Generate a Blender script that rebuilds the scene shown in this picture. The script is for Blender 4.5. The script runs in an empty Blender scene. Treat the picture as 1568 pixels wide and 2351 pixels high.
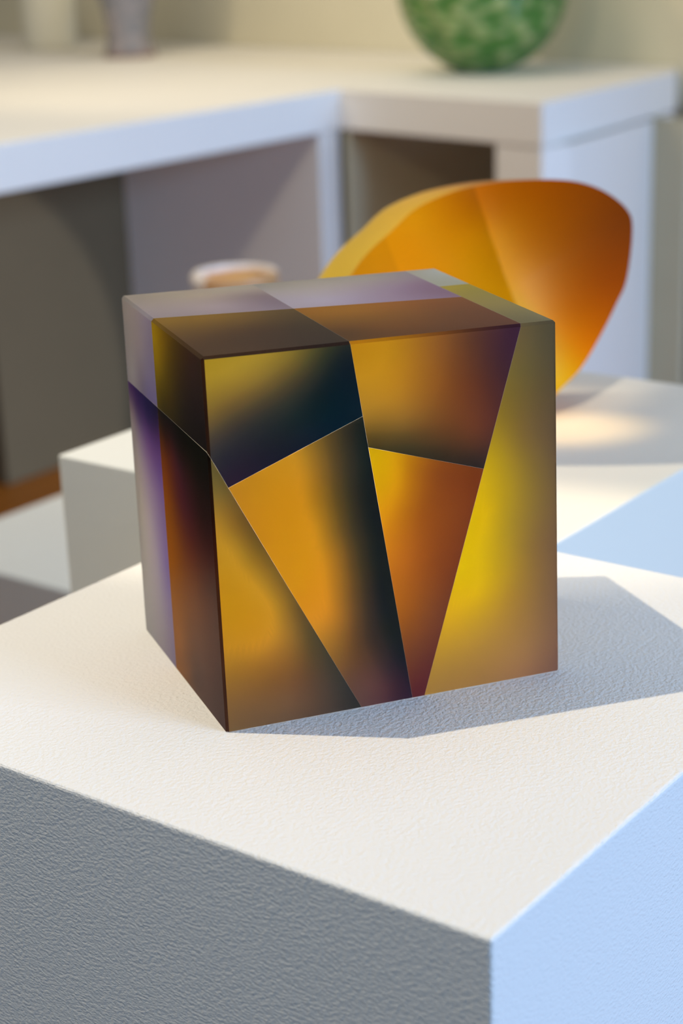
import bpy, bmesh, math, random
import numpy as np
from mathutils import Vector, Matrix

random.seed(4)
SC = bpy.context.scene
COL = SC.collection

# ------------------------------------------------------------ camera
cam_data = bpy.data.cameras.new('camera')
cam = bpy.data.objects.new('camera', cam_data)
COL.objects.link(cam)
cam_data.sensor_fit = 'VERTICAL'
cam_data.sensor_height = 36.0
cam_data.sensor_width = 24.0
cam_data.lens = 61.624
cam_data.clip_start = 0.01
cam.location = (-0.22811, -0.82924, 0.41513)
cam.rotation_mode = 'QUATERNION'
cam.rotation_quaternion = Matrix(((0.935983, 0.142004, -0.322135), (-0.350495, 0.290118, -0.890497), (-0.032997, 0.946397, 0.321317))).to_quaternion()
cam_data.dof.use_dof = True
cam_data.dof.focus_distance = 0.94
cam_data.dof.aperture_fstop = 6.2
SC.camera = cam

# ------------------------------------------------------------ world, lights, exposure
world = bpy.data.worlds.new('world'); SC.world = world
world.use_nodes = True
bg = world.node_tree.nodes['Background']
bg.inputs[0].default_value = (0.95, 0.90, 0.80, 1)
bg.inputs[1].default_value = 0.12
SC.view_settings.view_transform = 'Standard'
SC.view_settings.look = 'None'
SC.view_settings.gamma = 1
SC.view_settings.use_curve_mapping = False
SC.view_settings.exposure = 0.0

U = Vector((0.8376, 0.5463, 0)); V = Vector((-0.5463, 0.8376, 0))
ROT = math.atan2(U.y, U.x)

def aim(o, target):
    o.rotation_mode = 'QUATERNION'
    o.rotation_quaternion = (Vector(target) - o.location).to_track_quat('-Z', 'Y')

def spot(name, loc, target, power, color, size, blend, radius):
    l = bpy.data.lights.new(name, 'SPOT'); l.energy = power; l.color = color
    l.spot_size = math.radians(size); l.spot_blend = blend; l.shadow_soft_size = radius
    o = bpy.data.objects.new(name, l); COL.objects.link(o); o.location = loc; aim(o, target)
    return o

def area(name, loc, target, power, color, sx, sy):
    l = bpy.data.lights.new(name, 'AREA'); l.energy = power; l.color = color
    l.shape = 'RECTANGLE'; l.size = sx; l.size_y = sy
    o = bpy.data.objects.new(name, l); COL.objects.link(o); o.location = loc; aim(o, target)
    return o

SUN_DIR = Vector((0.461, -0.210, -1.0)).normalized()
tgt = Vector((0.16, 0.06, 0.10))
kt = Vector((0.07, 0.07, 0.0))
spot('plinth_spotlight', tgt - SUN_DIR * 3.0, kt, 258, (1.0, 0.83, 0.58), 15.6, 0.35, 0.012)
# second spotlight, raking the plinth behind from its far left corner
RD = Vector((0.52, -0.50, -0.55)).normalized(); rt = Vector((0.15, 0.55, 0.0))
spot('rear_plinth_spotlight', rt - RD * 3.0, rt, 330, (1.0, 0.86, 0.63), 12.5, 0.35, 0.02)
# added lamps: one brightens the amber form, one stands in for its caustic
spot('amber_fill_spot', (-0.65, -1.35, 2.0), (0.42, 0.52, 0.13), 165, (1.0, 0.86, 0.66), 5.6, 0.5, 0.02)
spot('caustic_stand_in', (1.4, 0.30, 1.3), (0.455, 0.470, -0.01), 110, (1.0, 0.66, 0.25), 4.6, 1.0, 0.02)
# added backlight that lifts the brightness inside the glass block
spot('block_backfill', (0.0, 2.3, 0.85), (0.10, 0.17, 0.085), 480, (1.0, 0.86, 0.62), 4.0, 0.6, 0.01)
# daylight from the gallery window, low and to the right of the camera
WD = Vector((0.546 * 0.975, -0.838 * 0.975, 0.22))
wt = Vector((0.6, 1.0, -0.1))
area('window_daylight', wt + WD * 10.0, wt, 1060, (0.44, 0.65, 1.0), 4.2, 3.0)
# soft daylight from the ceiling; the left one is an added blue fill
area('ceiling_skylight', (0.2, 0.3, 2.7), (0.2, 0.3, 0), 28, (0.72, 0.84, 1.0), 2.4, 2.4)
area('side_fill', (-2.0, -1.7, 0.3), (0.1, 0.0, -0.3), 12, (0.30, 0.62, 1.0), 1.4, 1.2)
# added fill, a warm wash to brighten the far wall
area('wall_wash_fill', U * 3.3 + V * 2.7 + Vector((0, 0, 2.3)), U * 4.1 + V * 2.8 + Vector((0, 0, 0.3)), 54, (1.0, 0.86, 0.62), 1.0, 5.6)
# warm spotlight over the long display bench, another on its front
lp = U * 2.45 + V * 2.95 + Vector((0, 0, 1.35))
spot('bench_spotlight', lp, U * 3.9 + V * 2.7 + Vector((0, 0, 0.0)), 23, (1.0, 0.80, 0.50), 120, 0.5, 0.03)
spot('aisle_spotlight', (-0.3, 1.2, 1.1), (1.5, 2.85, -0.35), 38, (1.0, 0.82, 0.56), 62, 0.6, 0.03)
# added low lamp; its cone edge draws the shadow line on the cupboard
spot('cupboard_fill', U * 2.165 + V * 1.25 + Vector((0, 0, -0.824)), U * 2.165 + V * 2.842 + Vector((0, 0, -0.824)), 44, (0.85, 0.92, 1.0), 49.8, 0.12, 0.01)

# ------------------------------------------------------------ helpers
def nm(name):
    m = bpy.data.materials.new(name); m.use_nodes = True
    nt = m.node_tree; nt.nodes.clear()
    out = nt.nodes.new('ShaderNodeOutputMaterial')
    return m, nt, out

def paint(name, rgb, rough=0.6, bump=0.0, scale=300, stretch=(1, 1, 1), var=0.03, rotz=0.0, stain=None):
    m, nt, out = nm(name)
    p = nt.nodes.new('ShaderNodeBsdfPrincipled')
    p.inputs['Roughness'].default_value = rough
    p.inputs['Specular IOR Level'].default_value = 0.25
    tc = nt.nodes.new('ShaderNodeTexCoord')
    mp = nt.nodes.new('ShaderNodeMapping'); mp.inputs['Scale'].default_value = stretch
    mp.inputs['Rotation'].default_value = (0, rotz, 0)
    nt.links.new(tc.outputs['Object'], mp.inputs[0])
    n1 = nt.nodes.new('ShaderNodeTexNoise'); n1.inputs['Scale'].default_value = 6; n1.inputs['Detail'].default_value = 4
    nt.links.new(tc.outputs['Object'], n1.inputs['Vector'])
    mx = nt.nodes.new('ShaderNodeMix'); mx.data_type = 'RGBA'
    mx.inputs[6].default_value = (*[c * (1 - var) for c in rgb], 1)
    mx.inputs[7].default_value = (*[min(1, c * (1 + var)) for c in rgb], 1)
    nt.links.new(n1.outputs[0], mx.inputs[0])
    nt.links.new(mx.outputs[2], p.inputs['Base Color'])
    if bump:
        n2 = nt.nodes.new('ShaderNodeTexNoise'); n2.inputs['Scale'].default_value = scale
        n2.inputs['Detail'].default_value = 3; n2.inputs['Roughness'].default_value = 0.55
        nt.links.new(mp.outputs[0], n2.inputs['Vector'])
        b = nt.nodes.new('ShaderNodeBump'); b.inputs['Strength'].default_value = 1.0
        b.inputs['Distance'].default_value = bump
        nt.links.new(n2.outputs[0], b.inputs['Height'])
        nt.links.new(b.outputs[0], p.inputs['Normal'])
    nt.links.new(p.outputs[0], out.inputs[0])
    return m

def link(name, bm, mats, parent=None, smooth=False):
    me = bpy.data.meshes.new(name); bm.to_mesh(me); bm.free()
    for m in (mats if isinstance(mats, (list, tuple)) else [mats]): me.materials.append(m)
    if smooth:
        for f in me.polygons: f.use_smooth = True
    o = bpy.data.objects.new(name, me); COL.objects.link(o)
    if parent: o.parent = parent
    return o

def tag(o, label=None, cat=None, group=None, kind=None):
    if label: o['label'] = label
    if cat: o['category'] = cat
    if group: o['group'] = group
    if kind: o['kind'] = kind
    return o

def empty(name, loc, rotz=0.0):
    o = bpy.data.objects.new(name, None); COL.objects.link(o)
    o.location = loc; o.rotation_euler = (0, 0, rotz); o.empty_display_size = 0.05
    return o

def prism(pts, z0, z1, bev=0.0, seg=2):
    """closed prism over a plan polygon"""
    bm = bmesh.new()
    b = [bm.verts.new((x, y, z0)) for x, y in pts]; t = [bm.verts.new((x, y, z1)) for x, y in pts]
    bm.faces.new(t); bm.faces.new(b[::-1])
    n = len(pts)
    for i in range(n): bm.faces.new((b[i], b[(i + 1) % n], t[(i + 1) % n], t[i]))
    bmesh.ops.recalc_face_normals(bm, faces=bm.faces)
    if bev:
        bmesh.ops.bevel(bm, geom=list(bm.edges), offset=bev, segments=seg, profile=0.5, affect='EDGES')
    return bm

def boxbm(x0, x1, y0, y1, z0, z1, bev=0.0, seg=2):
    return prism([(x0, y0), (x1, y0), (x1, y1), (x0, y1)], z0, z1, bev, seg)

def uv(u, v): return (U * u + V * v).xy[:]

def srgb(c):
    c = np.asarray(c, float) / 255.0
    return np.where(c <= 0.04045, c / 12.92, ((c + 0.055) / 1.055) ** 2.4)

def rbf(points, values, c):
    """smooth interpolation of dye samples (multiquadric)"""
    P = np.array(points, float); F = np.array(values, float)
    n = len(P)
    A = np.sqrt(((P[:, None] - P[None]) ** 2).sum(-1) + c * c)
    K = np.zeros((n + 1, n + 1)); K[:n, :n] = A; K[n, :n] = K[:n, n] = 1
    K[:n, :n] -= np.eye(n) * 0.015
    w = np.linalg.solve(K, np.vstack([F, np.zeros(3)]))
    lo, hi = F.min(0), F.max(0)
    def f(Q):
        Q = np.atleast_2d(np.array(Q, float))
        B = np.sqrt(((Q[:, None] - P[None]) ** 2).sum(-1) + c * c)
        return np.clip(B @ w[:n] + w[n], lo, hi)
    return f

# ------------------------------------------------------------ materials
M_plinth = paint('plinth_paint', (0.80, 0.80, 0.79), 0.65, 0.00095, 380, (1, 1, 1.7), 0.012)
M_cream = paint('cream_plinth_paint', (0.84, 0.81, 0.72), 0.6, 0.0004, 380, (1, 1, 1.7), 0.012)
M_white = paint('bench_paint', (0.80, 0.79, 0.77), 0.55, 0, 0, (1, 1, 1), 0.02)
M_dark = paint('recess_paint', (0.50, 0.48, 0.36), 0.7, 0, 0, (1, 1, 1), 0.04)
M_cupboard_shade = paint('shaded_cupboard_paint', (0.115, 0.085, 0.048), 0.7, 0, 0, (1, 1, 1), 0.05)  # cupboard colour darkened to carry the shade under the bench
M_wall = paint('wall_paint', (0.76, 0.72, 0.57), 0.8, 0, 0, (1, 1, 1), 0.04)

def wood(name):
    m, nt, out = nm(name)
    p = nt.nodes.new('ShaderNodeBsdfPrincipled'); p.inputs['Roughness'].default_value = 0.5
    tc = nt.nodes.new('ShaderNodeTexCoord'); mp = nt.nodes.new('ShaderNodeMapping')
    mp.inputs['Scale'].default_value = (1.2, 14, 14)
    nz = nt.nodes.new('ShaderNodeTexNoise'); nz.inputs['Scale'].default_value = 2.5; nz.inputs['Detail'].default_value = 6
    cr = nt.nodes.new('ShaderNodeValToRGB')
    cr.color_ramp.elements[0].color = (0.36, 0.11, 0.008, 1); cr.color_ramp.elements[1].color = (0.52, 0.17, 0.015, 1)
    nt.links.new(tc.outputs['Object'], mp.inputs[0]); nt.links.new(mp.outputs[0], nz.inputs['Vector'])
    nt.links.new(nz.outputs[0], cr.inputs[0]); nt.links.new(cr.outputs[0], p.inputs['Base Color'])
    nt.links.new(p.outputs[0], out.inputs[0])
    return m
M_wood = wood('floor_wood')
M_gap = paint('floor_underlay', (0.05, 0.03, 0.02), 0.9)

# ------------------------------------------------------------ room shell
FZ = -1.0
floor = empty('floor', (0, 0, FZ), ROT); tag(floor, kind='structure')
link('subfloor', boxbm(-5, 6, -6, 7, -0.10, -0.022), M_gap, floor)
W = 0.14
plank_me = None
j = 0
# boards laid along the bench; the ones that can be picked apart are single parts
for r in range(int((4.4 + 1.0) / W)):
    v0 = -1.0 + r * W
    u = -1.2 + (r % 3) * 0.55
    while u < 4.6:
        if plank_me is None:
            o = link('plank', boxbm(0, 1.596, 0, W - 0.004, -0.022, 0, 0.0015, 1), M_wood, floor); plank_me = o.data
        else:
            o = bpy.data.objects.new('plank', plank_me); COL.objects.link(o); o.parent = floor
        o.location = (u, v0, random.uniform(-0.0006, 0)); u += 1.6

# far wall, running behind the display bench
wa = Vector((1.489, 5.641)); wb = Vector((2.330, 3.444)); wd = (wb - wa).normalized(); wn = Vector((-wd.y, wd.x))
if wn.dot(U.xy) < 0: wn = -wn
a = wa - wd * 3.2; b = wb + wd * 4.0
bm = prism([a[:], b[:], (b + wn * 0.1)[:], (a + wn * 0.1)[:]], FZ, 1.9)
tag(link('wall_back', bm, M_wall), kind='structure')

# ------------------------------------------------------------ plinths
def plinth(name, u0, u1, v0, v1, z1, z0, label, bev=0.002, mat=None):
    cu, cv = (u0 + u1) / 2, (v0 + v1) / 2
    hu, hv = (u1 - u0) / 2, (v1 - v0) / 2; H = z1 - z0
    e = link(name, boxbm(-hu, hu, -hv, hv, 0, H, bev, 3), mat or M_plinth)
    e.location = (*uv(cu, cv), z0); e.rotation_euler = (0, 0, ROT)
    return tag(e, label, 'plinth')
plinth('display_plinth', -0.0912, 0.3418, -0.2259, 0.2223, 0.0, FZ, 'near white painted plinth carrying the square glass block, front corner towards the viewer', 0.0022)
plinth('display_plinth', 0.354, 0.820, 0.0116, 0.482, -0.010, FZ, 'white plinth behind the near one, carrying the leaning amber glass sculpture', mat=M_cream)
plinth('display_plinth', 1.015, 1.45, 1.02, 1.521, -0.50, FZ, 'low white plinth at the far left, its top well below the others', mat=M_cream)

# ------------------------------------------------------------ display bench (L-shaped) behind
Z0 = -0.100
e1 = Vector((1.358, 3.457)); e2 = Vector((1.612, 2.823)); e3 = Vector((2.248, 3.306))
bench = empty('display_bench', (e1.x, e1.y, FZ)); tag(bench, 'long white angled display bench with open bays and thick top, below the cream wall', 'bench')
def P2(v): return (v[0] - e1.x, v[1] - e1.y)
Ux, Vx = U.xy, V.xy
d12 = (e2 - e1).normalized(); d23 = (e3 - e2).normalized(); n12 = Vector((-d12.y, d12.x))
if n12.dot(Ux) < 0: n12 = -n12
wA = wa - wd * 2.0; off = -wn * 0.004
L0 = e1 - Ux * 2.2
top = [L0, e1, e2, e3, wb + off, wa + off, wA + off, L0 + Vx * 2.6]
link('worktop', prism([P2(q) for q in top], -Z0 * 0 + 1.0 - 0.1, 1.0, 0.003, 2), M_white, bench)
PT = 0.052
def slab(name, p, q, n, t, z0, z1, mat, bev=0.002):
    p, q, n = Vector(p), Vector(q), Vector(n)
    return link(name, prism([P2(p), P2(q), P2(q + n * t), P2(p + n * t)], z0, z1, bev, 1), mat, bench)
# corner side panel between the two arms (its end shows as a white post)
cpn = e1 - Ux * 0.09 + Vx * 0.004
slab('side_panel', cpn, cpn + Vx * 0.69, Ux, 0.086, 0, 0.898, M_white)
# boxed cupboard under the left arm
cu0 = Ux * 2.404 + Vx * 2.842
link('cupboard', prism([P2(cu0), P2(Ux * 3.03 + Vx * 2.842), P2(Ux * 3.03 + Vx * 3.5), P2(Ux * 2.404 + Vx * 3.5)], 0, 0.896, 0.003, 1), M_cupboard_shade, bench)
# right arm: end leg, outer panel, dark back of the bay
lw = (e2 - e1).length
q0 = e1 + d12 * (lw - 0.150) + n12 * 0.004
slab('side_panel', q0, e2 + n12 * 0.004 - d12 * 0.004, n12, 0.10, 0, 0.898, M_white)
nin = -Vector((d23.y, -d23.x))
if nin.dot(Vx) < 0: nin = -nin
slab('side_panel', e2 + n12 * 0.104 + nin * 0.004, e3 + nin * 0.004, nin, 0.05, 0, 0.894, M_white)
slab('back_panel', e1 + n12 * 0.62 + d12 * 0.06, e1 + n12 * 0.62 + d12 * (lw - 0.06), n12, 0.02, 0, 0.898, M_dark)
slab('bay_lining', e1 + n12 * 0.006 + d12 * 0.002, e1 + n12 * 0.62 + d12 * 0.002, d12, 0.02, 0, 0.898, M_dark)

# ------------------------------------------------------------ coloured glass
def glass(name, tr=0.94, gloss_rough=0.38):
    """ground, satin-finished glass: body dye (attribute) passes and scatters light"""
    m, nt, out = nm(name)
    at = nt.nodes.new('ShaderNodeAttribute'); at.attribute_name = 'dye_and_light'
    df = nt.nodes.new('ShaderNodeBsdfDiffuse'); tl = nt.nodes.new('ShaderNodeBsdfTranslucent')
    gl = nt.nodes.new('ShaderNodeBsdfGlossy'); gl.inputs['Roughness'].default_value = gloss_rough
    tc = nt.nodes.new('ShaderNodeTexCoord')
    nz = nt.nodes.new('ShaderNodeTexNoise'); nz.inputs['Scale'].default_value = 1400; nz.inputs['Detail'].default_value = 1
    nt.links.new(tc.outputs['Object'], nz.inputs['Vector'])
    bp = nt.nodes.new('ShaderNodeBump'); bp.inputs['Distance'].default_value = 0.00005
    nt.links.new(nz.outputs[0], bp.inputs['Height'])
    m1 = nt.nodes.new('ShaderNodeMixShader'); m1.inputs[0].default_value = tr
    m2 = nt.nodes.new('ShaderNodeMixShader')
    fr = nt.nodes.new('ShaderNodeFresnel'); fr.inputs[0].default_value = 1.3
    ml = nt.nodes.new('ShaderNodeMath'); ml.operation = 'MULTIPLY'; ml.inputs[1].default_value = GLOSS
    nt.links.new(fr.outputs[0], ml.inputs[0])
    nt.links.new(at.outputs['Color'], df.inputs[0]); nt.links.new(at.outputs['Color'], tl.inputs[0])
    for s in (df, gl): nt.links.new(bp.outputs[0], s.inputs['Normal'])
    nt.links.new(df.outputs[0], m1.inputs[1]); nt.links.new(tl.outputs[0], m1.inputs[2])
    nt.links.new(ml.outputs[0], m2.inputs[0]); nt.links.new(m1.outputs[0], m2.inputs[1]); nt.links.new(gl.outputs[0], m2.inputs[2])
    nt.links.new(m2.outputs[0], out.inputs[0])
    return m
GLOSS = 0.25
M_glass = glass('satin_glass')
m, nt, out = nm('clear_joint'); tb = nt.nodes.new('ShaderNodeBsdfTransparent'); nt.links.new(tb.outputs[0], out.inputs[0]); M_joint = m

def refine(bm, n):
    """replace every n-gon by a fine fan so the dye can vary smoothly; returns a new bmesh with face tags kept"""
    nb = bmesh.new(); lay = nb.faces.layers.int.new('tag'); src = bm.faces.layers.int['tag']
    for f in bm.faces:
        c = f.calc_center_median(); vs = [v.co.copy() for v in f.verts]; k = n if f[src] else 1
        for i in range(len(vs)):
            A, B = vs[i], vs[(i + 1) % len(vs)]
            g = {}
            for a in range(k + 1):
                for b in range(k + 1 - a):
                    g[a, b] = nb.verts.new(c + (A - c) * (a / k) + (B - c) * (b / k))
            for a in range(k):
                for b in range(k - a):
                    nb.faces.new((g[a, b], g[a + 1, b], g[a, b + 1]))[lay] = f[src]
                    if a + b < k - 1:
                        nb.faces.new((g[a + 1, b], g[a + 1, b + 1], g[a, b + 1]))[lay] = f[src]
    return nb

# block corners (metres); s runs left-right, t front-back, r bottom-top
CN = {'TFL': (0.0011, 0.0039, 0.2073), 'TFR': (0.1949, -0.0069, 0.2073), 'TBL': (0.0018, 0.1760, 0.2073), 'TBR': (0.1969, 0.1594, 0.2073), 'BFL': (0.0018, 0.0009, 0.0000), 'BFR': (0.2014, -0.0005, 0.0000), 'BBL': (-0.0013, 0.1624, 0.0000), 'BBR': (0.2030, 0.1600, 0.0000)}
def tri(s, t, r):
    o = Vector((0, 0, 0))
    for k, c in CN.items():
        o += Vector(c) * ((r if k[0] == 'T' else 1 - r) * ((1 - t) if k[1] == 'F' else t) * (s if k[2] == 'R' else 1 - s))
    return o

GLASS_DYE_AND_LIGHT = {  # glass dye with its refracted light and glow put into the colour
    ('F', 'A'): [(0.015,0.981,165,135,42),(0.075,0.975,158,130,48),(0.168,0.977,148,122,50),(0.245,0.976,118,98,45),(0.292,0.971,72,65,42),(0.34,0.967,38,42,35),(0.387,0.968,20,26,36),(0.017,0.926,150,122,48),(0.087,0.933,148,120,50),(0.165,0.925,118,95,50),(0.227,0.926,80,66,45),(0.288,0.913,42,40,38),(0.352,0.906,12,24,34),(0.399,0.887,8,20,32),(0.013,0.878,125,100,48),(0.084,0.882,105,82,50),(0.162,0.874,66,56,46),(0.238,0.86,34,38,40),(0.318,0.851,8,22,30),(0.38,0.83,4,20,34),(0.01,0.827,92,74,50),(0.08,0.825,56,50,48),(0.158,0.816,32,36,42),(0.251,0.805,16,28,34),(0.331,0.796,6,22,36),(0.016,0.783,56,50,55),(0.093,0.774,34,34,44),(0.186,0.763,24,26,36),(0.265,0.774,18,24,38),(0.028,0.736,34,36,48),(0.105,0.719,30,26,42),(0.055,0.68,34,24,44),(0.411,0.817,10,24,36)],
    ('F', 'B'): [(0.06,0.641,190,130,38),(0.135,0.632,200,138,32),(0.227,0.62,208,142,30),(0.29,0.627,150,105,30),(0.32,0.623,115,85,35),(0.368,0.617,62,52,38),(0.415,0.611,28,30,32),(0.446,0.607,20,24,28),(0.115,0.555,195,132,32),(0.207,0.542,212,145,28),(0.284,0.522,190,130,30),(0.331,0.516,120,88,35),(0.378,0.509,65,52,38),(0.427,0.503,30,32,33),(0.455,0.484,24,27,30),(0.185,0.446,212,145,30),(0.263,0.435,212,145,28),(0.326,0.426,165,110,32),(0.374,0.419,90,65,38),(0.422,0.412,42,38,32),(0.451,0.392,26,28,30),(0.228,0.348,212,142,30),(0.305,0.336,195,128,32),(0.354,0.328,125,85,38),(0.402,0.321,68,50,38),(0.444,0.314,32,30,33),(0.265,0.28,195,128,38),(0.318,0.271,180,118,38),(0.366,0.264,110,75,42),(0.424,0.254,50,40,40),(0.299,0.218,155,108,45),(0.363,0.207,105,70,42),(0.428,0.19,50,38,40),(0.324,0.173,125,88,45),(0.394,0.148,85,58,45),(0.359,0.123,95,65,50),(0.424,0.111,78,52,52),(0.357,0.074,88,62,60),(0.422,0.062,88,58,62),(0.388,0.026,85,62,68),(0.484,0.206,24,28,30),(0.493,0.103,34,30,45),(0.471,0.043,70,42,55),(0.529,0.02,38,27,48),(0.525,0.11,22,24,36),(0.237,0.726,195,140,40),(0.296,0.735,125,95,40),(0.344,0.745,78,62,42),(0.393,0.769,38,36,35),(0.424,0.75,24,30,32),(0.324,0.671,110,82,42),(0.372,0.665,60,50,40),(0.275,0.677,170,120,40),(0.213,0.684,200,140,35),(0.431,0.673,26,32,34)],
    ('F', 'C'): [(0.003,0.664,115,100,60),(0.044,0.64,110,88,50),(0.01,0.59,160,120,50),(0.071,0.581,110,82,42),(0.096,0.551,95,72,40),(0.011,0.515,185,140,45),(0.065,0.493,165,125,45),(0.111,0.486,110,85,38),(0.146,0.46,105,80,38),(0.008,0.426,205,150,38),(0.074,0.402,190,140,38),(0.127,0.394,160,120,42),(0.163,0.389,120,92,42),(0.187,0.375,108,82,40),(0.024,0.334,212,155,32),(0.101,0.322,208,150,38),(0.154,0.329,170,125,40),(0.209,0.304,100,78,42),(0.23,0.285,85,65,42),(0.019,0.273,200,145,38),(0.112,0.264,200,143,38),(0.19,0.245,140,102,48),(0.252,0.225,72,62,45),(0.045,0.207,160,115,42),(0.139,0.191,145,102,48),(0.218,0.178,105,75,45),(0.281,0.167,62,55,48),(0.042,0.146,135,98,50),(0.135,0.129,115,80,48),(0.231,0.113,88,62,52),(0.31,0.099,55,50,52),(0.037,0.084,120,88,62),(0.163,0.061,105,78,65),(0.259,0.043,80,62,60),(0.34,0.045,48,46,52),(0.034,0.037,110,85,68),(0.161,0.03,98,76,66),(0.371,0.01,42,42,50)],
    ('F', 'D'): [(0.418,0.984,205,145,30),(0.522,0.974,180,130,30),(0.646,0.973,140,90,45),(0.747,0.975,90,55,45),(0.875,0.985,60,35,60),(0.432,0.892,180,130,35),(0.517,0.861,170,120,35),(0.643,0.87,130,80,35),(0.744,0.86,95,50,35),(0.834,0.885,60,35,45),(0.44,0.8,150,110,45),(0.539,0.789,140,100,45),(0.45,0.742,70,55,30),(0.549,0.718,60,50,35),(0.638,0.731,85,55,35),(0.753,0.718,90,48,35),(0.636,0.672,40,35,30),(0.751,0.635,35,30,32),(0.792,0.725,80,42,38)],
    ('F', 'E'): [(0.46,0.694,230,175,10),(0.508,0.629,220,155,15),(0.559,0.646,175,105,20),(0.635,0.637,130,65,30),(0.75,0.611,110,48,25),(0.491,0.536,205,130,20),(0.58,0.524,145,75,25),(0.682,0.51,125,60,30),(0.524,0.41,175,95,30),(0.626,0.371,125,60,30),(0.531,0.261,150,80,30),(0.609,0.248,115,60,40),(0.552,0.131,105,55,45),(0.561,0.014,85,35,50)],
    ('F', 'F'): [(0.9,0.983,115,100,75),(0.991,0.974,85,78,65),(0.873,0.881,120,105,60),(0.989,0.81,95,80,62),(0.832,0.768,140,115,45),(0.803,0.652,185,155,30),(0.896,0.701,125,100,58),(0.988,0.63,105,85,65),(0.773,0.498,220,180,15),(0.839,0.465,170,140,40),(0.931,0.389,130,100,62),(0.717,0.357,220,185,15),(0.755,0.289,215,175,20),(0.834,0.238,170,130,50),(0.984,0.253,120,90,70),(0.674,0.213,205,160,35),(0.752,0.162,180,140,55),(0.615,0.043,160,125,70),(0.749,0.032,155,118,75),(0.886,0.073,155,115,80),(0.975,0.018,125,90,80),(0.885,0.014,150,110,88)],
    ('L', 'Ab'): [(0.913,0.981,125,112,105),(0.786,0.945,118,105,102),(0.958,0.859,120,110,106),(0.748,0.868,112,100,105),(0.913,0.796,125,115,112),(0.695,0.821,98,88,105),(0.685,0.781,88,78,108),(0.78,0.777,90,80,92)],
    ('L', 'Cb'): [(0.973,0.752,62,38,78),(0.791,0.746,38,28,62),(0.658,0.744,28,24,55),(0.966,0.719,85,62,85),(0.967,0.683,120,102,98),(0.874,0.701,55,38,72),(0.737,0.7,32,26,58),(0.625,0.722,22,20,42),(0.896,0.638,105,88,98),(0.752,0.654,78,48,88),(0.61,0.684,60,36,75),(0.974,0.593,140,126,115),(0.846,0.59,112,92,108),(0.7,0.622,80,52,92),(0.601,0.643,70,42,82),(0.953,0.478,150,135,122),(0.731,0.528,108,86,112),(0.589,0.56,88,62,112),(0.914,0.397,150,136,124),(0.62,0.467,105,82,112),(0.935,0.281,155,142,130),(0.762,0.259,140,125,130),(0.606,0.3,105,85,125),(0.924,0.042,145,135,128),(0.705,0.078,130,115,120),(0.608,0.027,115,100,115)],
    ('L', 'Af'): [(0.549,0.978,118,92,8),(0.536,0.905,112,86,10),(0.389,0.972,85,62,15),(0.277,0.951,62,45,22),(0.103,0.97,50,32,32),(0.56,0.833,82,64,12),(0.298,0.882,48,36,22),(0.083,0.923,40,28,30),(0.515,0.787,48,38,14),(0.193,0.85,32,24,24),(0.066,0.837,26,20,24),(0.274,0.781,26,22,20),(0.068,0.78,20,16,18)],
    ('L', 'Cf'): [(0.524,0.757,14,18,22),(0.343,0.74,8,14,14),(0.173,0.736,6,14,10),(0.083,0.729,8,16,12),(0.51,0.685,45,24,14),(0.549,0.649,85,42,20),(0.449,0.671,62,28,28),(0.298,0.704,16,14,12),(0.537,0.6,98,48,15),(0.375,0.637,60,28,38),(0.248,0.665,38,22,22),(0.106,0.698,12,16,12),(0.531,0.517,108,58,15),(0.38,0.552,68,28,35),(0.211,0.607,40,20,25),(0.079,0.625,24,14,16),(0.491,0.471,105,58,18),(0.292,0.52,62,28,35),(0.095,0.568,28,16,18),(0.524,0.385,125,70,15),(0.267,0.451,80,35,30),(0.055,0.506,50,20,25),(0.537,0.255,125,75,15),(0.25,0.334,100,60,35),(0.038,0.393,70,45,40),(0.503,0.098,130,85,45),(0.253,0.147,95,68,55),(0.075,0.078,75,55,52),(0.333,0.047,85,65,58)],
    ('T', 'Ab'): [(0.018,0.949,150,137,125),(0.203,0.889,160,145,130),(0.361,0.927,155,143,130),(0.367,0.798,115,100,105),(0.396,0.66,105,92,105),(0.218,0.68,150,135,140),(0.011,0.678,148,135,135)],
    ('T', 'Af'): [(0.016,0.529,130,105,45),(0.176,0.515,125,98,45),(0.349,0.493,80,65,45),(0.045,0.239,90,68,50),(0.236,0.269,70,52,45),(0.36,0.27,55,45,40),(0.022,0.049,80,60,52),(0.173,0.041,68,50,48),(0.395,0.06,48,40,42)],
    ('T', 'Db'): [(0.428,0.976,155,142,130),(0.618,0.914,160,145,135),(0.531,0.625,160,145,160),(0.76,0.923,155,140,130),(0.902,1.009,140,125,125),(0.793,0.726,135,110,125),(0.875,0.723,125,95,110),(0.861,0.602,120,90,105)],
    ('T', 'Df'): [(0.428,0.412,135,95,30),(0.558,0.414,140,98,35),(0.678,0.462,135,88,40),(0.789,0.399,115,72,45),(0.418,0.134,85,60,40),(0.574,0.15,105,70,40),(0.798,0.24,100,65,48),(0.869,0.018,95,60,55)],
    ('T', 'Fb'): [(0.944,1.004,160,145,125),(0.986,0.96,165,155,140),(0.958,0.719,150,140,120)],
    ('T', 'Ff'): [(0.938,0.625,150,130,50),(0.988,0.571,135,120,60),(0.955,0.304,135,118,75),(0.924,0.058,115,105,80),(0.992,0.019,115,108,88)],
}


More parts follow.
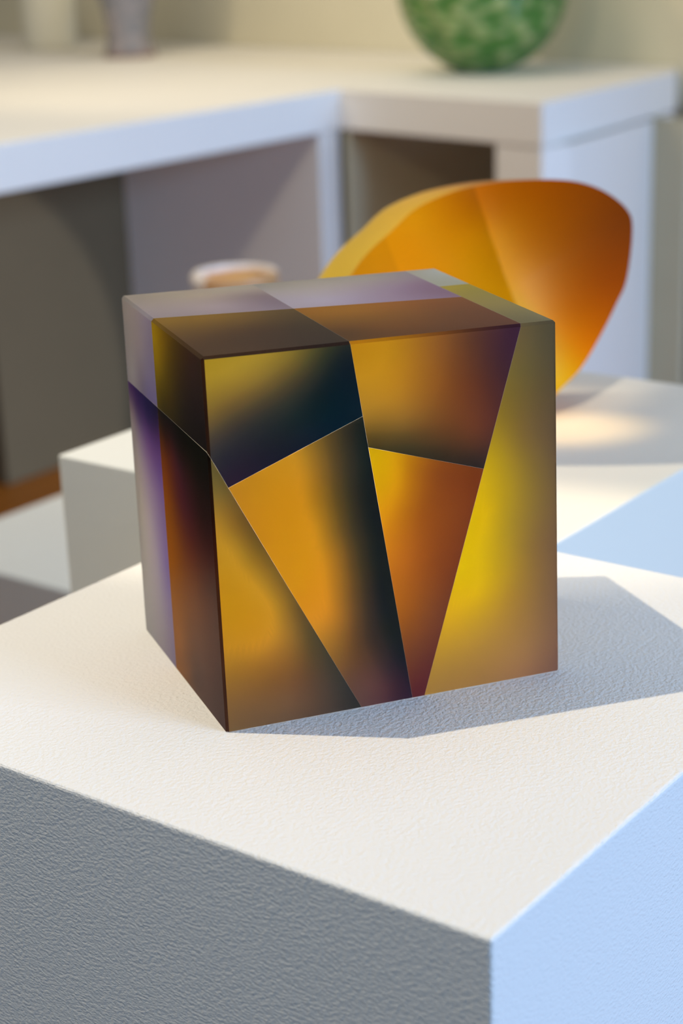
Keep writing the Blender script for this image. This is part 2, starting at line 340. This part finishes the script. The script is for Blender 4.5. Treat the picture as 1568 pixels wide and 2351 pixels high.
# per-segment gain fitted against renders; cancels uneven lighting in the glass colour
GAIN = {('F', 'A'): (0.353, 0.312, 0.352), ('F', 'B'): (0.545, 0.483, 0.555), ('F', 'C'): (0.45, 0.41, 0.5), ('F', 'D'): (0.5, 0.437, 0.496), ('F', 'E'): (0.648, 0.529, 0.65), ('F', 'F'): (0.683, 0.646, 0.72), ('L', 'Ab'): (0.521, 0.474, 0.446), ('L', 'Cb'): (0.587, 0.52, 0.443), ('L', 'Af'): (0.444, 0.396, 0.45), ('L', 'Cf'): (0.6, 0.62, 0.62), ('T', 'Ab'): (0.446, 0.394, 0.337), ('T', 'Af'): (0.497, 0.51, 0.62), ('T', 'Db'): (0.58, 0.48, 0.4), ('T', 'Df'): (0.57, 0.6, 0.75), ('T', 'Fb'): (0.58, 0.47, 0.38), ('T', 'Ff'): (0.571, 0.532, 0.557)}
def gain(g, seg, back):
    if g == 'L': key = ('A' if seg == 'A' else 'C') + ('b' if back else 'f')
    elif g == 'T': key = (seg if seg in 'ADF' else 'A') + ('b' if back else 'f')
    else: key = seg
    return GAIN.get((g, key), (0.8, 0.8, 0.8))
CLIPHI = 0.97
def dye_light_fn(key):
    L = GLASS_DYE_AND_LIGHT[key]
    return rbf([q[:2] for q in L], [q[2:] for q in L], 0.035)
DF = {k: dye_light_fn(k) for k in GLASS_DYE_AND_LIGHT}

def dye_and_light(face, seg, back, P):
    """sRGB dye wanted on that face, at normalised points P"""
    s, t, r = P[:, 0], P[:, 1], P[:, 2]
    if face == 'F' and not back: return DF['F', seg](np.stack([s, r], 1))
    if face == 'L':
        k = ('A' if seg == 'A' else 'C') + ('b' if back else 'f')
        return DF['L', k](np.stack([t, r], 1))
    if face == 'T':
        k = (seg if seg in 'ADF' else 'A') + ('b' if back else 'f')
        return DF['T', k](np.stack([s, t], 1))
    if back: return np.tile([205, 196, 190], (len(P), 1)).astype(float)
    return np.tile([190, 165, 120], (len(P), 1)).astype(float)

def clipped(planes):
    bm = bmesh.new(); bmesh.ops.create_cube(bm, size=1, matrix=Matrix.Translation((.5, .5, .5)))
    lay = bm.faces.layers.int.new('tag')
    # face tags: 1 F, 2 L, 3 T, 4 other outside, 0 joint
    for f in bm.faces:
        c = f.calc_center_median()
        f[lay] = 1 if c.y < .01 else 2 if c.x < .01 else 3 if c.z > .99 else 4
    def cut(co, no, newtag):
        r = bmesh.ops.bisect_plane(bm, geom=bm.verts[:] + bm.edges[:] + bm.faces[:], plane_co=co, plane_no=no, clear_outer=True, dist=1e-6)
        ed = [e for e in r['geom_cut'] if isinstance(e, bmesh.types.BMEdge)]
        if len(ed) > 2:
            rr = bmesh.ops.contextual_create(bm, geom=ed)
            for f in rr['faces']: f[lay] = newtag
    c = 0.0075
    for co, no, tg in (((0, 0, 1 - c), (0, -1, 1), 5), ((0, 0, 1 - c), (-1, 0, 1), 6), ((1 - c, 0, 1), (1, 0, 1), 4),
                       ((0, 1 - c, 1), (0, 1, 1), 4), ((0, c, 0), (-1, -1, 0), 7), ((1 - c, 0, 0), (1, -1, 0), 8),
                       ((c, 1, 0), (-1, 1, 0), 4)):
        cut(Vector(co), Vector(no), tg)
    for co, no in planes: cut(Vector(co), Vector(no), 0)
    bmesh.ops.recalc_face_normals(bm, faces=bm.faces)
    return bm

def pl(x0, z0, x1, z1, keep):
    """plane through the front-face line (x0,z0)-(x1,z1), running front to back; keep the side holding point keep"""
    n = Vector((z1 - z0, 0, -(x1 - x0))).normalized()
    co = Vector((x0, 0, z0))
    if n.dot(Vector((keep[0], 0, keep[1])) - co) > 0: n = -n
    return (co + n * (-0.00008), n)
L1 = (0.4047, 1, 0.5436, 0); L2 = (0.897, 1, 0.580, 0); L3 = (0.0, 0.757, 0.391, 0); L4 = (0.0515, 0.662, 0.4305, 0.8036); L5 = (0.444, 0.7201, 0.7765, 0.6218)
SEG = {
    'A': [(L1, (.2, .9)), (L3, (.2, .9)), (L4, (.2, .9))],
    'B': [(L1, (.35, .5)), (L3, (.35, .5)), (L4, (.35, .5))],
    'C': [(L3, (.1, .2))],
    'D': [(L1, (.6, .9)), (L2, (.6, .9)), (L5, (.6, .9))],
    'E': [(L1, (.6, .4)), (L2, (.6, .4)), (L5, (.6, .4))],
    'F': [(L2, (.9, .4))],
}
SEGLABEL = {'A': 'segment fading from amber to blue-black', 'B': 'golden wedge shading to near black', 'C': 'amber triangular wedge',
            'D': 'honey to plum-brown segment', 'E': 'narrow orange-brown wedge', 'F': 'olive grey segment with a yellow heart'}
# depth joint between the dyed front glass and the clear back glass
DJ = [(Vector((0, 0.585, 0)), Vector((0.118, 1, 0.02)).normalized()), (Vector((0.934, 0.672, 0.5)), Vector((0, 1, 0)))]

block = empty('glass_block', (0, 0, 0))
tag(block, 'square satin glass block of amber, plum and blue-black wedges on the near plinth', 'glass sculpture')
for seg, cuts in SEG.items():
    for back in (False, True):
        dj = DJ[1] if seg == 'F' else (Vector((0, 0.588, 0)), Vector((0.128, 1, 0.0)).normalized())
        co, no = dj
        planes = [pl(*l, k) for l, k in cuts] + [((co + no * 0.00008, -no) if back else (co - no * 0.00008, no))]
        bm = clipped(planes)
        nb = refine(bm, 22); bm.free()
        lay = nb.faces.layers.int['tag']
        bmesh.ops.remove_doubles(nb, verts=nb.verts, dist=1e-5)
        bmesh.ops.recalc_face_normals(nb, faces=nb.faces)
        tags = [f[lay] for f in nb.faces]
        norm = [[tuple(v.co) for v in f.verts] for f in nb.faces]
        for v in nb.verts: v.co = tri(*v.co) + Vector((0, 0, 0.0004))
        me = bpy.data.meshes.new('glass_segment'); nb.to_mesh(me); nb.free()
        me.materials.append(M_glass); me.materials.append(M_joint)
        tags = np.array(tags); NP = np.array(norm)      # faces x 3 x 3
        colr = np.zeros((len(tags) * 3, 4)); colr[:, 3] = 1
        flat = NP.reshape(-1, 3); ft = np.repeat(tags, 3)
        for tg, fc, g in ((1, 'F', 'F'), (2, 'L', 'L'), (3, 'T', 'T'), (4, 'B', 'B'), (5, 'F', 'T'), (6, 'L', 'T'), (7, 'F', 'L'), (8, 'F', 'F'), (0, 'B', 'B')):
            mk = ft == tg
            if mk.any():
                if fc == 'F' and back: fc = 'B'
                if tg == 5 and seg != 'A' and not back: cl = dye_and_light('F', seg, back, flat[mk]) * 0.85
                elif tg in (5, 6): cl = dye_and_light('T', seg, back, flat[mk]) * (0.80 if seg != 'F' else 1.0)
                elif tg == 7: cl = dye_and_light('L', seg, back, flat[mk]) * 0.6 + np.array([20.0, 8, 0])
                else: cl = dye_and_light(fc, seg, back, flat[mk])
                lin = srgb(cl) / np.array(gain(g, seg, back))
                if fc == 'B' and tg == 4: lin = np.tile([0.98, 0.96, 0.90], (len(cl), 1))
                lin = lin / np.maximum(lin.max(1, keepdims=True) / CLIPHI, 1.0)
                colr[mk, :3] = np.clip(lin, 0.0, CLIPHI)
        ca = me.color_attributes.new('dye_and_light', 'FLOAT_COLOR', 'CORNER')
        # loop order equals face.verts order
        order = np.zeros(len(me.loops), int)
        ca.data.foreach_set('color', colr.astype(np.float32).ravel())
        me.polygons.foreach_set('material_index', [1 if t == 0 else 0 for t in tags.tolist()])
        o = bpy.data.objects.new('glass_segment', me); COL.objects.link(o); o.parent = block
        tag(o, ('clear mauve-grey back piece behind the ' + SEGLABEL[seg]) if back else SEGLABEL[seg])

# ------------------------------------------------------------ leaning amber sculpture
BO = Vector((0.412, 0.492, -0.010)); BN = Vector((0.00261, -0.99254, 0.12187)).normalized()
BX = Vector((-BN.y, BN.x, 0)).normalized(); BY = BN.cross(BX).normalized()
OUT = [(-0.1384, 0.1491), (-0.1218, 0.1653), (-0.1013, 0.1795), (-0.0807, 0.1945), (-0.0564, 0.2035), (-0.0282, 0.2091), (0.0122, 0.2112), (0.0614, 0.2076), (0.0944, 0.1972), (0.119, 0.1784), (0.1237, 0.1593), (0.1162, 0.1184), (0.1044, 0.0968), (0.0881, 0.0718), (0.0675, 0.0454), (0.0452, 0.0281), (0.0231, 0.0105), (-0.0005, 0.0028), (-0.0333, 0.0082), (-0.0731, 0.0227), (-0.1113, 0.0461), (-0.1405, 0.0753), (-0.1538, 0.1022), (-0.1536, 0.1273)]
def smooth_closed(P, n=4):
    R = []
    m = len(P)
    for i in range(m):
        a, b, c, d = [Vector(P[(i + k) % m]) for k in (-1, 0, 1, 2)]
        for k in range(n):
            t = k / n
            R.append(0.5 * ((2 * b) + (c - a) * t + (2 * a - 5 * b + 4 * c - d) * t * t + (3 * b - a - 3 * c + d) * t ** 3))
    return R
OUTS = smooth_closed(OUT, 4)
# ridges between the three pieces: the front is a shallow facetted hollow
AMB_F = [(-0.1182, 0.1614, 200, 130, 5), (-0.101, 0.158, 195, 125, 5), (-0.0772, 0.1881, 195, 135, 8), (-0.0827, 0.1671, 200, 125, 5), (-0.0529, 0.1968, 180, 112, 3), (-0.0366, 0.2026, 165, 95, 0), (-0.0631, 0.1652, 190, 125, 5), (-0.0228, 0.1688, 190, 125, 5), (-0.0646, 0.1436, 200, 128, 5), (-0.0247, 0.1398, 190, 130, 3), (-0.0061, 0.1121, 190, 135, 5), (0.0256, 0.09, 200, 145, 5), (-0.025, 0.198, 155, 85, 0), (-0.0013, 0.1887, 145, 80, 0), (0.04, 0.1962, 140, 72, 0), (0.0811, 0.1854, 128, 64, 8), (0.1077, 0.1645, 112, 54, 16), (0.0014, 0.1666, 165, 108, 0), (0.0295, 0.1567, 150, 86, 0), (0.0577, 0.1392, 142, 78, 0), (0.0989, 0.1164, 135, 62, 10), (0.0234, 0.1239, 180, 118, 4), (0.0468, 0.0953, 172, 102, 5), (0.0682, 0.1006, 155, 80, 0), (0.0747, 0.0618, 178, 96, 0), (0.0445, 0.0538, 205, 135, 5), (0.0479, 0.0382, 225, 150, 8), (-0.029, 0.0736, 190, 120, 5), (-0.1086, 0.0826, 190, 120, 5), (-0.0117, 0.0225, 200, 130, 8)]  # amber colour together with the form's light and shade
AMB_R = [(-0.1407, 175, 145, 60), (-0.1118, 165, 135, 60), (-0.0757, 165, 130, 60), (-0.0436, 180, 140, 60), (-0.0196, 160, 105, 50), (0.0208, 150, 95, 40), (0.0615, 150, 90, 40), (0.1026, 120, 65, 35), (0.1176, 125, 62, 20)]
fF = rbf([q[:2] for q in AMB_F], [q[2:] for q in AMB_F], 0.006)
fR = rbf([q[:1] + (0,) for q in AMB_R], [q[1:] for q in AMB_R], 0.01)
RIDGE = [(-0.0262, 0.2140), (0.0440, 0.020)]
RIDGE2 = [(-0.108, 0.176), (-0.030, 0.010)]
def xr(R, y):
    if y >= R[0][1]: 
        a, b = R[0], R[1]
    elif y <= R[-1][1]: a, b = R[-2], R[-1]
    else:
        for a, b in zip(R, R[1:]):
            if b[1] <= y <= a[1]: break
    return a[0] + (b[0] - a[0]) * (y - a[1]) / (b[1] - a[1])
CTR = Vector((0.0, 0.115))
def amber_piece(side):
    """side 0 left wedge, 1 middle, 2 right: ring/spoke mesh of the whole, keep the faces of that side"""
    n = len(OUTS); NR = 26
    verts = []; par = []
    def add(x, y, d, u):
        q = BO + BX * x + BY * y + BN * d; q.z = max(q.z, BO.z + 0.0005); verts.append(q); par.append((x, y, u)); return len(verts) - 1
    # rings on front: radius fraction k/NR ; hollow depth by facet
    def depth(x, y, f):
        h = 0.020 * (1 - f ** 2)
        r1 = abs(x - xr(RIDGE, y)); r2 = abs(x - xr(RIDGE2, y))
        crease = 0.010 * (math.exp(-r1 / 0.03)) * (1 - f ** 3)
        return -(h) + crease - 0.0005
    front = []
    for k in range(1, NR + 1):
        f = k / NR
        front.append([add(*(CTR + (q - CTR) * f), depth(*(CTR + (q - CTR) * f), f), 0) for q in OUTS])
    c0 = add(CTR.x, CTR.y, depth(CTR.x, CTR.y, 0), 0)
    # rim + back: thickness 0.062, closing dome
    back = [[add(*(CTR + (q - CTR)), -0.0005, 0) for q in OUTS]]
    for d, f in ((0.0015, 1.003), (0.016, 1.004), (0.034, 1.002), (0.058, 1.0), (0.074, 0.985), (0.090, 0.92), (0.108, 0.78), (0.125, 0.60), (0.136, 0.40), (0.141, 0.2)):
        back.append([add(*(CTR + (q - CTR) * f), -d, d) for q in OUTS])
    cb = add(CTR.x, CTR.y, -0.143, 0.1)
    bm = bmesh.new(); lay = bm.faces.layers.int.new('tag')
    bv = [bm.verts.new(v) for v in verts]
    for i in range(n):
        j = (i + 1) % n
        L = [((c0, front[0][i], front[0][j]), 1)]
        for k in range(NR - 1): L.append(((front[k][i], front[k + 1][i], front[k + 1][j], front[k][j]), 1))
        for k in range(len(back) - 1): L.append(((back[k][i], back[k + 1][i], back[k + 1][j], back[k][j]), 2))
        L.append(((back[-1][i], cb, back[-1][j]), 2))
        for f, kd in L: bm.faces.new([bv[q] for q in f])[lay] = kd
    def cut(R, sgn):
        d = BX * (R[1][0] - R[0][0]) + BY * (R[1][1] - R[0][1])
        no = d.cross(BN).normalized()
        if no.dot(BX) < 0: no = -no
        bmesh.ops.bisect_plane(bm, geom=bm.verts[:] + bm.edges[:] + bm.faces[:], plane_co=BO + BX * R[0][0] + BY * R[0][1], plane_no=no * sgn, clear_outer=True, dist=1e-6)
    if side == 0: cut(RIDGE2, 1)
    if side == 1: cut(RIDGE2, -1); cut(RIDGE, 1)
    if side == 2: cut(RIDGE, -1)
    bmesh.ops.recalc_face_normals(bm, faces=bm.faces)
    cols = []
    for f in bm.faces:
        for v in f.verts:
            q = v.co - BO; cols.append((f[lay], q.dot(BX), q.dot(BY)))
    me = bpy.data.meshes.new('glass_segment'); bm.to_mesh(me); bm.free()
    me.materials.append(M_amber)
    A = np.array(cols); lin = np.zeros((len(A), 4)); lin[:, 3] = 1
    mk = A[:, 0] == 1
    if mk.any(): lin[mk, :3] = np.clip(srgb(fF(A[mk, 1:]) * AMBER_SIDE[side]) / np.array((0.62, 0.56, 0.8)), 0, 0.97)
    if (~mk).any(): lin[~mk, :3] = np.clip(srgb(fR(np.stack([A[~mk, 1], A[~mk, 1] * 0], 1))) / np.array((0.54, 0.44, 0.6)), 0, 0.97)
    ca = me.color_attributes.new('dye_and_light', 'FLOAT_COLOR', 'CORNER')
    ca.data.foreach_set('color', lin.astype(np.float32).ravel())
    for p in me.polygons: p.use_smooth = True
    return me
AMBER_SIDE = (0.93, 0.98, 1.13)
M_amber = glass('amber_glass', 0.6, 0.35)
amber = empty('leaning_glass_form', BO)
tag(amber, 'amber and honey glass half-pod leaning upright on the plinth behind the block', 'glass sculpture')
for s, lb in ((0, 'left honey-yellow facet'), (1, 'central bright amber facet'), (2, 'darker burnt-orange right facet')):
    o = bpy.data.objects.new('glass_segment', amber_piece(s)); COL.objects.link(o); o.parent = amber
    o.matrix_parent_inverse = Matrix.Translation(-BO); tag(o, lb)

# ------------------------------------------------------------ lathe things
def lathe(profile, n=64):
    bm = bmesh.new(); rings = []
    for r, z in profile:
        if r < 1e-6: rings.append([bm.verts.new((0, 0, z))])
        else: rings.append([bm.verts.new((r * math.cos(2 * math.pi * i / n), r * math.sin(2 * math.pi * i / n), z)) for i in range(n)])
    for a, b in zip(rings, rings[1:]):
        for i in range(n):
            j = (i + 1) % n
            if len(a) == 1: bm.faces.new((a[0], b[i], b[j]))
            elif len(b) == 1: bm.faces.new((a[i], b[0], a[j]))
            else: bm.faces.new((a[i], b[i], b[j], a[j]))
    bmesh.ops.recalc_face_normals(bm, faces=bm.faces)
    return bm

def tinted(name, rgb, rough, tr, metallic=0.0, var=None, scale=20):
    m, nt, out = nm(name)
    p = nt.nodes.new('ShaderNodeBsdfPrincipled')
    p.inputs['Base Color'].default_value = (*rgb, 1); p.inputs['Roughness'].default_value = rough
    p.inputs['Transmission Weight'].default_value = tr
    p.inputs['IOR'].default_value = 1.45
    if var:
        tc = nt.nodes.new('ShaderNodeTexCoord'); nz = nt.nodes.new('ShaderNodeTexNoise'); nz.inputs['Scale'].default_value = scale
        cr = nt.nodes.new('ShaderNodeValToRGB'); cr.color_ramp.elements[0].position = 0.35; cr.color_ramp.elements[1].position = 0.65
        cr.color_ramp.elements[0].color = (*rgb, 1); cr.color_ramp.elements[1].color = (*var, 1)
        nt.links.new(tc.outputs['Object'], nz.inputs['Vector']); nt.links.new(nz.outputs[0], cr.inputs[0]); nt.links.new(cr.outputs[0], p.inputs['Base Color'])
    nt.links.new(p.outputs[0], out.inputs[0])
    return m

# green dimpled glass vessel on the right arm of the bench
gv = empty('green_glass_vessel', (1.856, 3.665, 0.0))
tag(gv, 'round green glass vessel with dimpled sides standing at the right end of the bench', 'vase')
RG = 0.232
prof = []
for i in range(25):
    a = math.radians(-78 + i * (78 + 52) / 24); prof.append((RG * math.cos(a), RG * 0.98 + RG * math.sin(a)))
prof = [(0.0, prof[0][1] + 0.004)] + [(0.055, 0.0)] + prof[1:]
inner = [(max(0.001, r - 0.014 if z > 0.05 else r - 0.02), z if z > 0.05 else z + 0.03) for r, z in prof[3:]][::-1] + [(0.0, 0.045)]
m, nt, out = nm('green_glass')
df = nt.nodes.new('ShaderNodeBsdfDiffuse'); tl = nt.nodes.new('ShaderNodeBsdfTranslucent'); gs = nt.nodes.new('ShaderNodeBsdfGlossy'); tb = nt.nodes.new('ShaderNodeBsdfTransparent')
gs.inputs['Roughness'].default_value = 0.08
tc = nt.nodes.new('ShaderNodeTexCoord'); mp = nt.nodes.new('ShaderNodeMapping'); mp.inputs['Scale'].default_value = (1, 1, 1.9)
vo = nt.nodes.new('ShaderNodeTexVoronoi'); vo.inputs['Scale'].default_value = 20; vo.feature = 'SMOOTH_F1'
nt.links.new(tc.outputs['Object'], mp.inputs[0]); nt.links.new(mp.outputs[0], vo.inputs['Vector'])
cr = nt.nodes.new('ShaderNodeValToRGB'); cr.color_ramp.elements[0].position = 0.12; cr.color_ramp.elements[1].position = 0.5
cr.color_ramp.elements[0].color = (0.90, 1.0, 0.50, 1); cr.color_ramp.elements[1].color = (0.17, 0.46, 0.10, 1)  # pale cell centres: highlights of the dimples put into the glass colour
nt.links.new(vo.outputs['Distance'], cr.inputs[0])
bp = nt.nodes.new('ShaderNodeBump'); bp.inputs['Distance'].default_value = 0.02; bp.invert = True
nt.links.new(vo.outputs['Distance'], bp.inputs['Height'])
for s in (df, tl, gs): nt.links.new(bp.outputs[0], s.inputs['Normal'])
for s in (df, tl, tb): nt.links.new(cr.outputs[0], s.inputs[0])
a1 = nt.nodes.new('ShaderNodeMixShader'); a1.inputs[0].default_value = 0.5
a2 = nt.nodes.new('ShaderNodeMixShader'); a2.inputs[0].default_value = 0.35
a3 = nt.nodes.new('ShaderNodeMixShader'); fr = nt.nodes.new('ShaderNodeFresnel'); fr.inputs[0].default_value = 1.45
nt.links.new(df.outputs[0], a1.inputs[1]); nt.links.new(tl.outputs[0], a1.inputs[2])
nt.links.new(a1.outputs[0], a2.inputs[1]); nt.links.new(tb.outputs[0], a2.inputs[2])
nt.links.new(fr.outputs[0], a3.inputs[0]); nt.links.new(a2.outputs[0], a3.inputs[1]); nt.links.new(gs.outputs[0], a3.inputs[2])
nt.links.new(a3.outputs[0], out.inputs[0])
M_green = m
bm = lathe(prof + [(prof[-1][0] - 0.006, prof[-1][1] + 0.008)] + inner, 72)
link('vessel_body', bm, M_green, gv, True)
link('base_disc', lathe([(0.0, 0.001), (0.052, 0.001), (0.060, 0.012), (0.040, 0.026), (0.0, 0.030)], 48), tinted('deep_green', (0.02, 0.16, 0.035), 0.15, 0.3), gv, True)

# grey stoneware vase at the left of the bench
va = empty('stoneware_vase', (1.203, 5.025, 0.0))
tag(va, 'mottled grey vase with a narrow waist standing at the left of the bench', 'vase')
M_grey = tinted('grey_glaze', (0.20, 0.21, 0.235), 0.5, 0, 0, (0.34, 0.30, 0.31), 26)
vp = [(0, 0), (0.080, 0), (0.084, 0.012), (0.076, 0.035), (0.072, 0.08), (0.076, 0.13), (0.090, 0.19), (0.115, 0.25), (0.15, 0.33), (0.18, 0.40), (0.19, 0.47), (0.17, 0.54), (0.11, 0.58), (0.10, 0.60), (0.09, 0.60), (0.09, 0.57), (0.0, 0.2)]
link('vase_body', lathe(vp, 64), M_grey, va, True)
link('foot_ring', lathe([(0.0, 0.0005), (0.086, 0.0005), (0.088, 0.006), (0.084, 0.013), (0.0, 0.013)], 48), tinted('fired_clay', (0.28, 0.17, 0.14), 0.7, 0), va, True)

# pale bottle further left, against the wall
bt = empty('pale_glass_bottle', (1.06, 5.62, 0.0))
tag(bt, 'faint pale green glass bottle by the wall, leftmost thing on the bench', 'bottle')
m = tinted('pale_glass', (0.88, 0.88, 0.80), 0.5, 0.25); 
link('bottle_body', lathe([(0, 0), (0.085, 0), (0.095, 0.02), (0.098, 0.20), (0.085, 0.28), (0.04, 0.34), (0.03, 0.44), (0.022, 0.44), (0.03, 0.34), (0.075, 0.27), (0.088, 0.19), (0.085, 0.03), (0, 0.02)], 48), m, bt, True)

# small tumbler on its own low stand behind the block
cx, cy, cz = 0.628, 2.034, -0.15
DROP = 0.005
stand = empty('slim_pedestal', (cx, cy, FZ), ROT)
tag(stand, 'slim white pedestal hidden behind the block, under the small amber cup', 'plinth')
link('column', boxbm(-0.09, 0.09, -0.09, 0.09, 0, 0.742 - DROP, 0.002, 1), M_plinth, stand)
link('top_board', boxbm(-0.10, 0.10, -0.10, 0.10, 0.742 - DROP, 0.76 - DROP, 0.002, 1), M_plinth, stand)
cup = empty('amber_glass_cup', (cx, cy, FZ + 0.76 - DROP)); tag(cup, 'small amber glass cup with a thick white rim, behind the block', 'cup')
cm, nt, out = nm('cup_amber')
pb = nt.nodes.new('ShaderNodeBsdfPrincipled'); pb.inputs['Base Color'].default_value = (0.50, 0.22, 0.06, 1); pb.inputs['Roughness'].default_value = 0.35
nt.links.new(pb.outputs[0], out.inputs[0])
link('cup_body', lathe([(0, 0), (0.060, 0), (0.066, 0.006), (0.070, 0.074), (0.0, 0.074)], 64), cm, cup, True)
rimbm = lathe([(0.071, 0.066), (0.0755, 0.072), (0.0755, 0.086), (0.071, 0.091), (0.060, 0.091), (0.058, 0.088), (0.058, 0.07), (0.071, 0.066)], 64)
rimbm.faces.ensure_lookup_table()
vd = Vector((-0.85, -2.86, 0)).normalized(); bm2 = rimbm.copy()
bmesh.ops.bisect_plane(rimbm, geom=rimbm.verts[:] + rimbm.edges[:] + rimbm.faces[:], plane_co=vd * 0.028 - Vector((vd.y, -vd.x, 0)) * 0.02, plane_no=(vd + Vector((-vd.y, vd.x, 0)) * 0.35), clear_outer=True)
bmesh.ops.bisect_plane(bm2, geom=bm2.verts[:] + bm2.edges[:] + bm2.faces[:], plane_co=vd * 0.028 - Vector((vd.y, -vd.x, 0)) * 0.02, plane_no=(vd + Vector((-vd.y, vd.x, 0)) * 0.35), clear_inner=True)
link('rim', rimbm, tinted('white_rim', (0.80, 0.72, 0.68), 0.4, 0), cup, True)
tag(link('rim', bm2, tinted('honey_rim', (0.50, 0.27, 0.12), 0.4, 0), cup, True), 'honey coloured near side of the rim')
link('amber_pool', lathe([(0.0, 0.0742), (0.0578, 0.0742), (0.0578, 0.083), (0.0, 0.0840)], 48), tinted('amber_pool', (0.66, 0.31, 0.010), 0.3, 0), cup, True)

# small wall plaque at the top right
pc = wb - wd * 0.12
pq = empty('wall_plaque', (pc.x, pc.y, 0.24)); tag(pq, 'grey wall plaque high at the right, just entering the frame', 'plaque')
bm = bmesh.new()
h = [(-0.30, 0.0), (0.30, 0.0), (0.30, 0.35), (-0.30, 0.35)]
fr_ = [bm.verts.new((wd.x * a - wn.x * 0.02, wd.y * a - wn.y * 0.02, z)) for a, z in h]; bk_ = [bm.verts.new((wd.x * a - wn.x * 0.001, wd.y * a - wn.y * 0.001, z)) for a, z in h]
bm.faces.new(fr_); bm.faces.new(bk_[::-1])
for i in range(4): bm.faces.new((fr_[i], bk_[i], bk_[(i + 1) % 4], fr_[(i + 1) % 4]))
bmesh.ops.recalc_face_normals(bm, faces=bm.faces)
link('plaque_board', bm, paint('plaque_grey', (0.32, 0.31, 0.27), 0.6), pq)
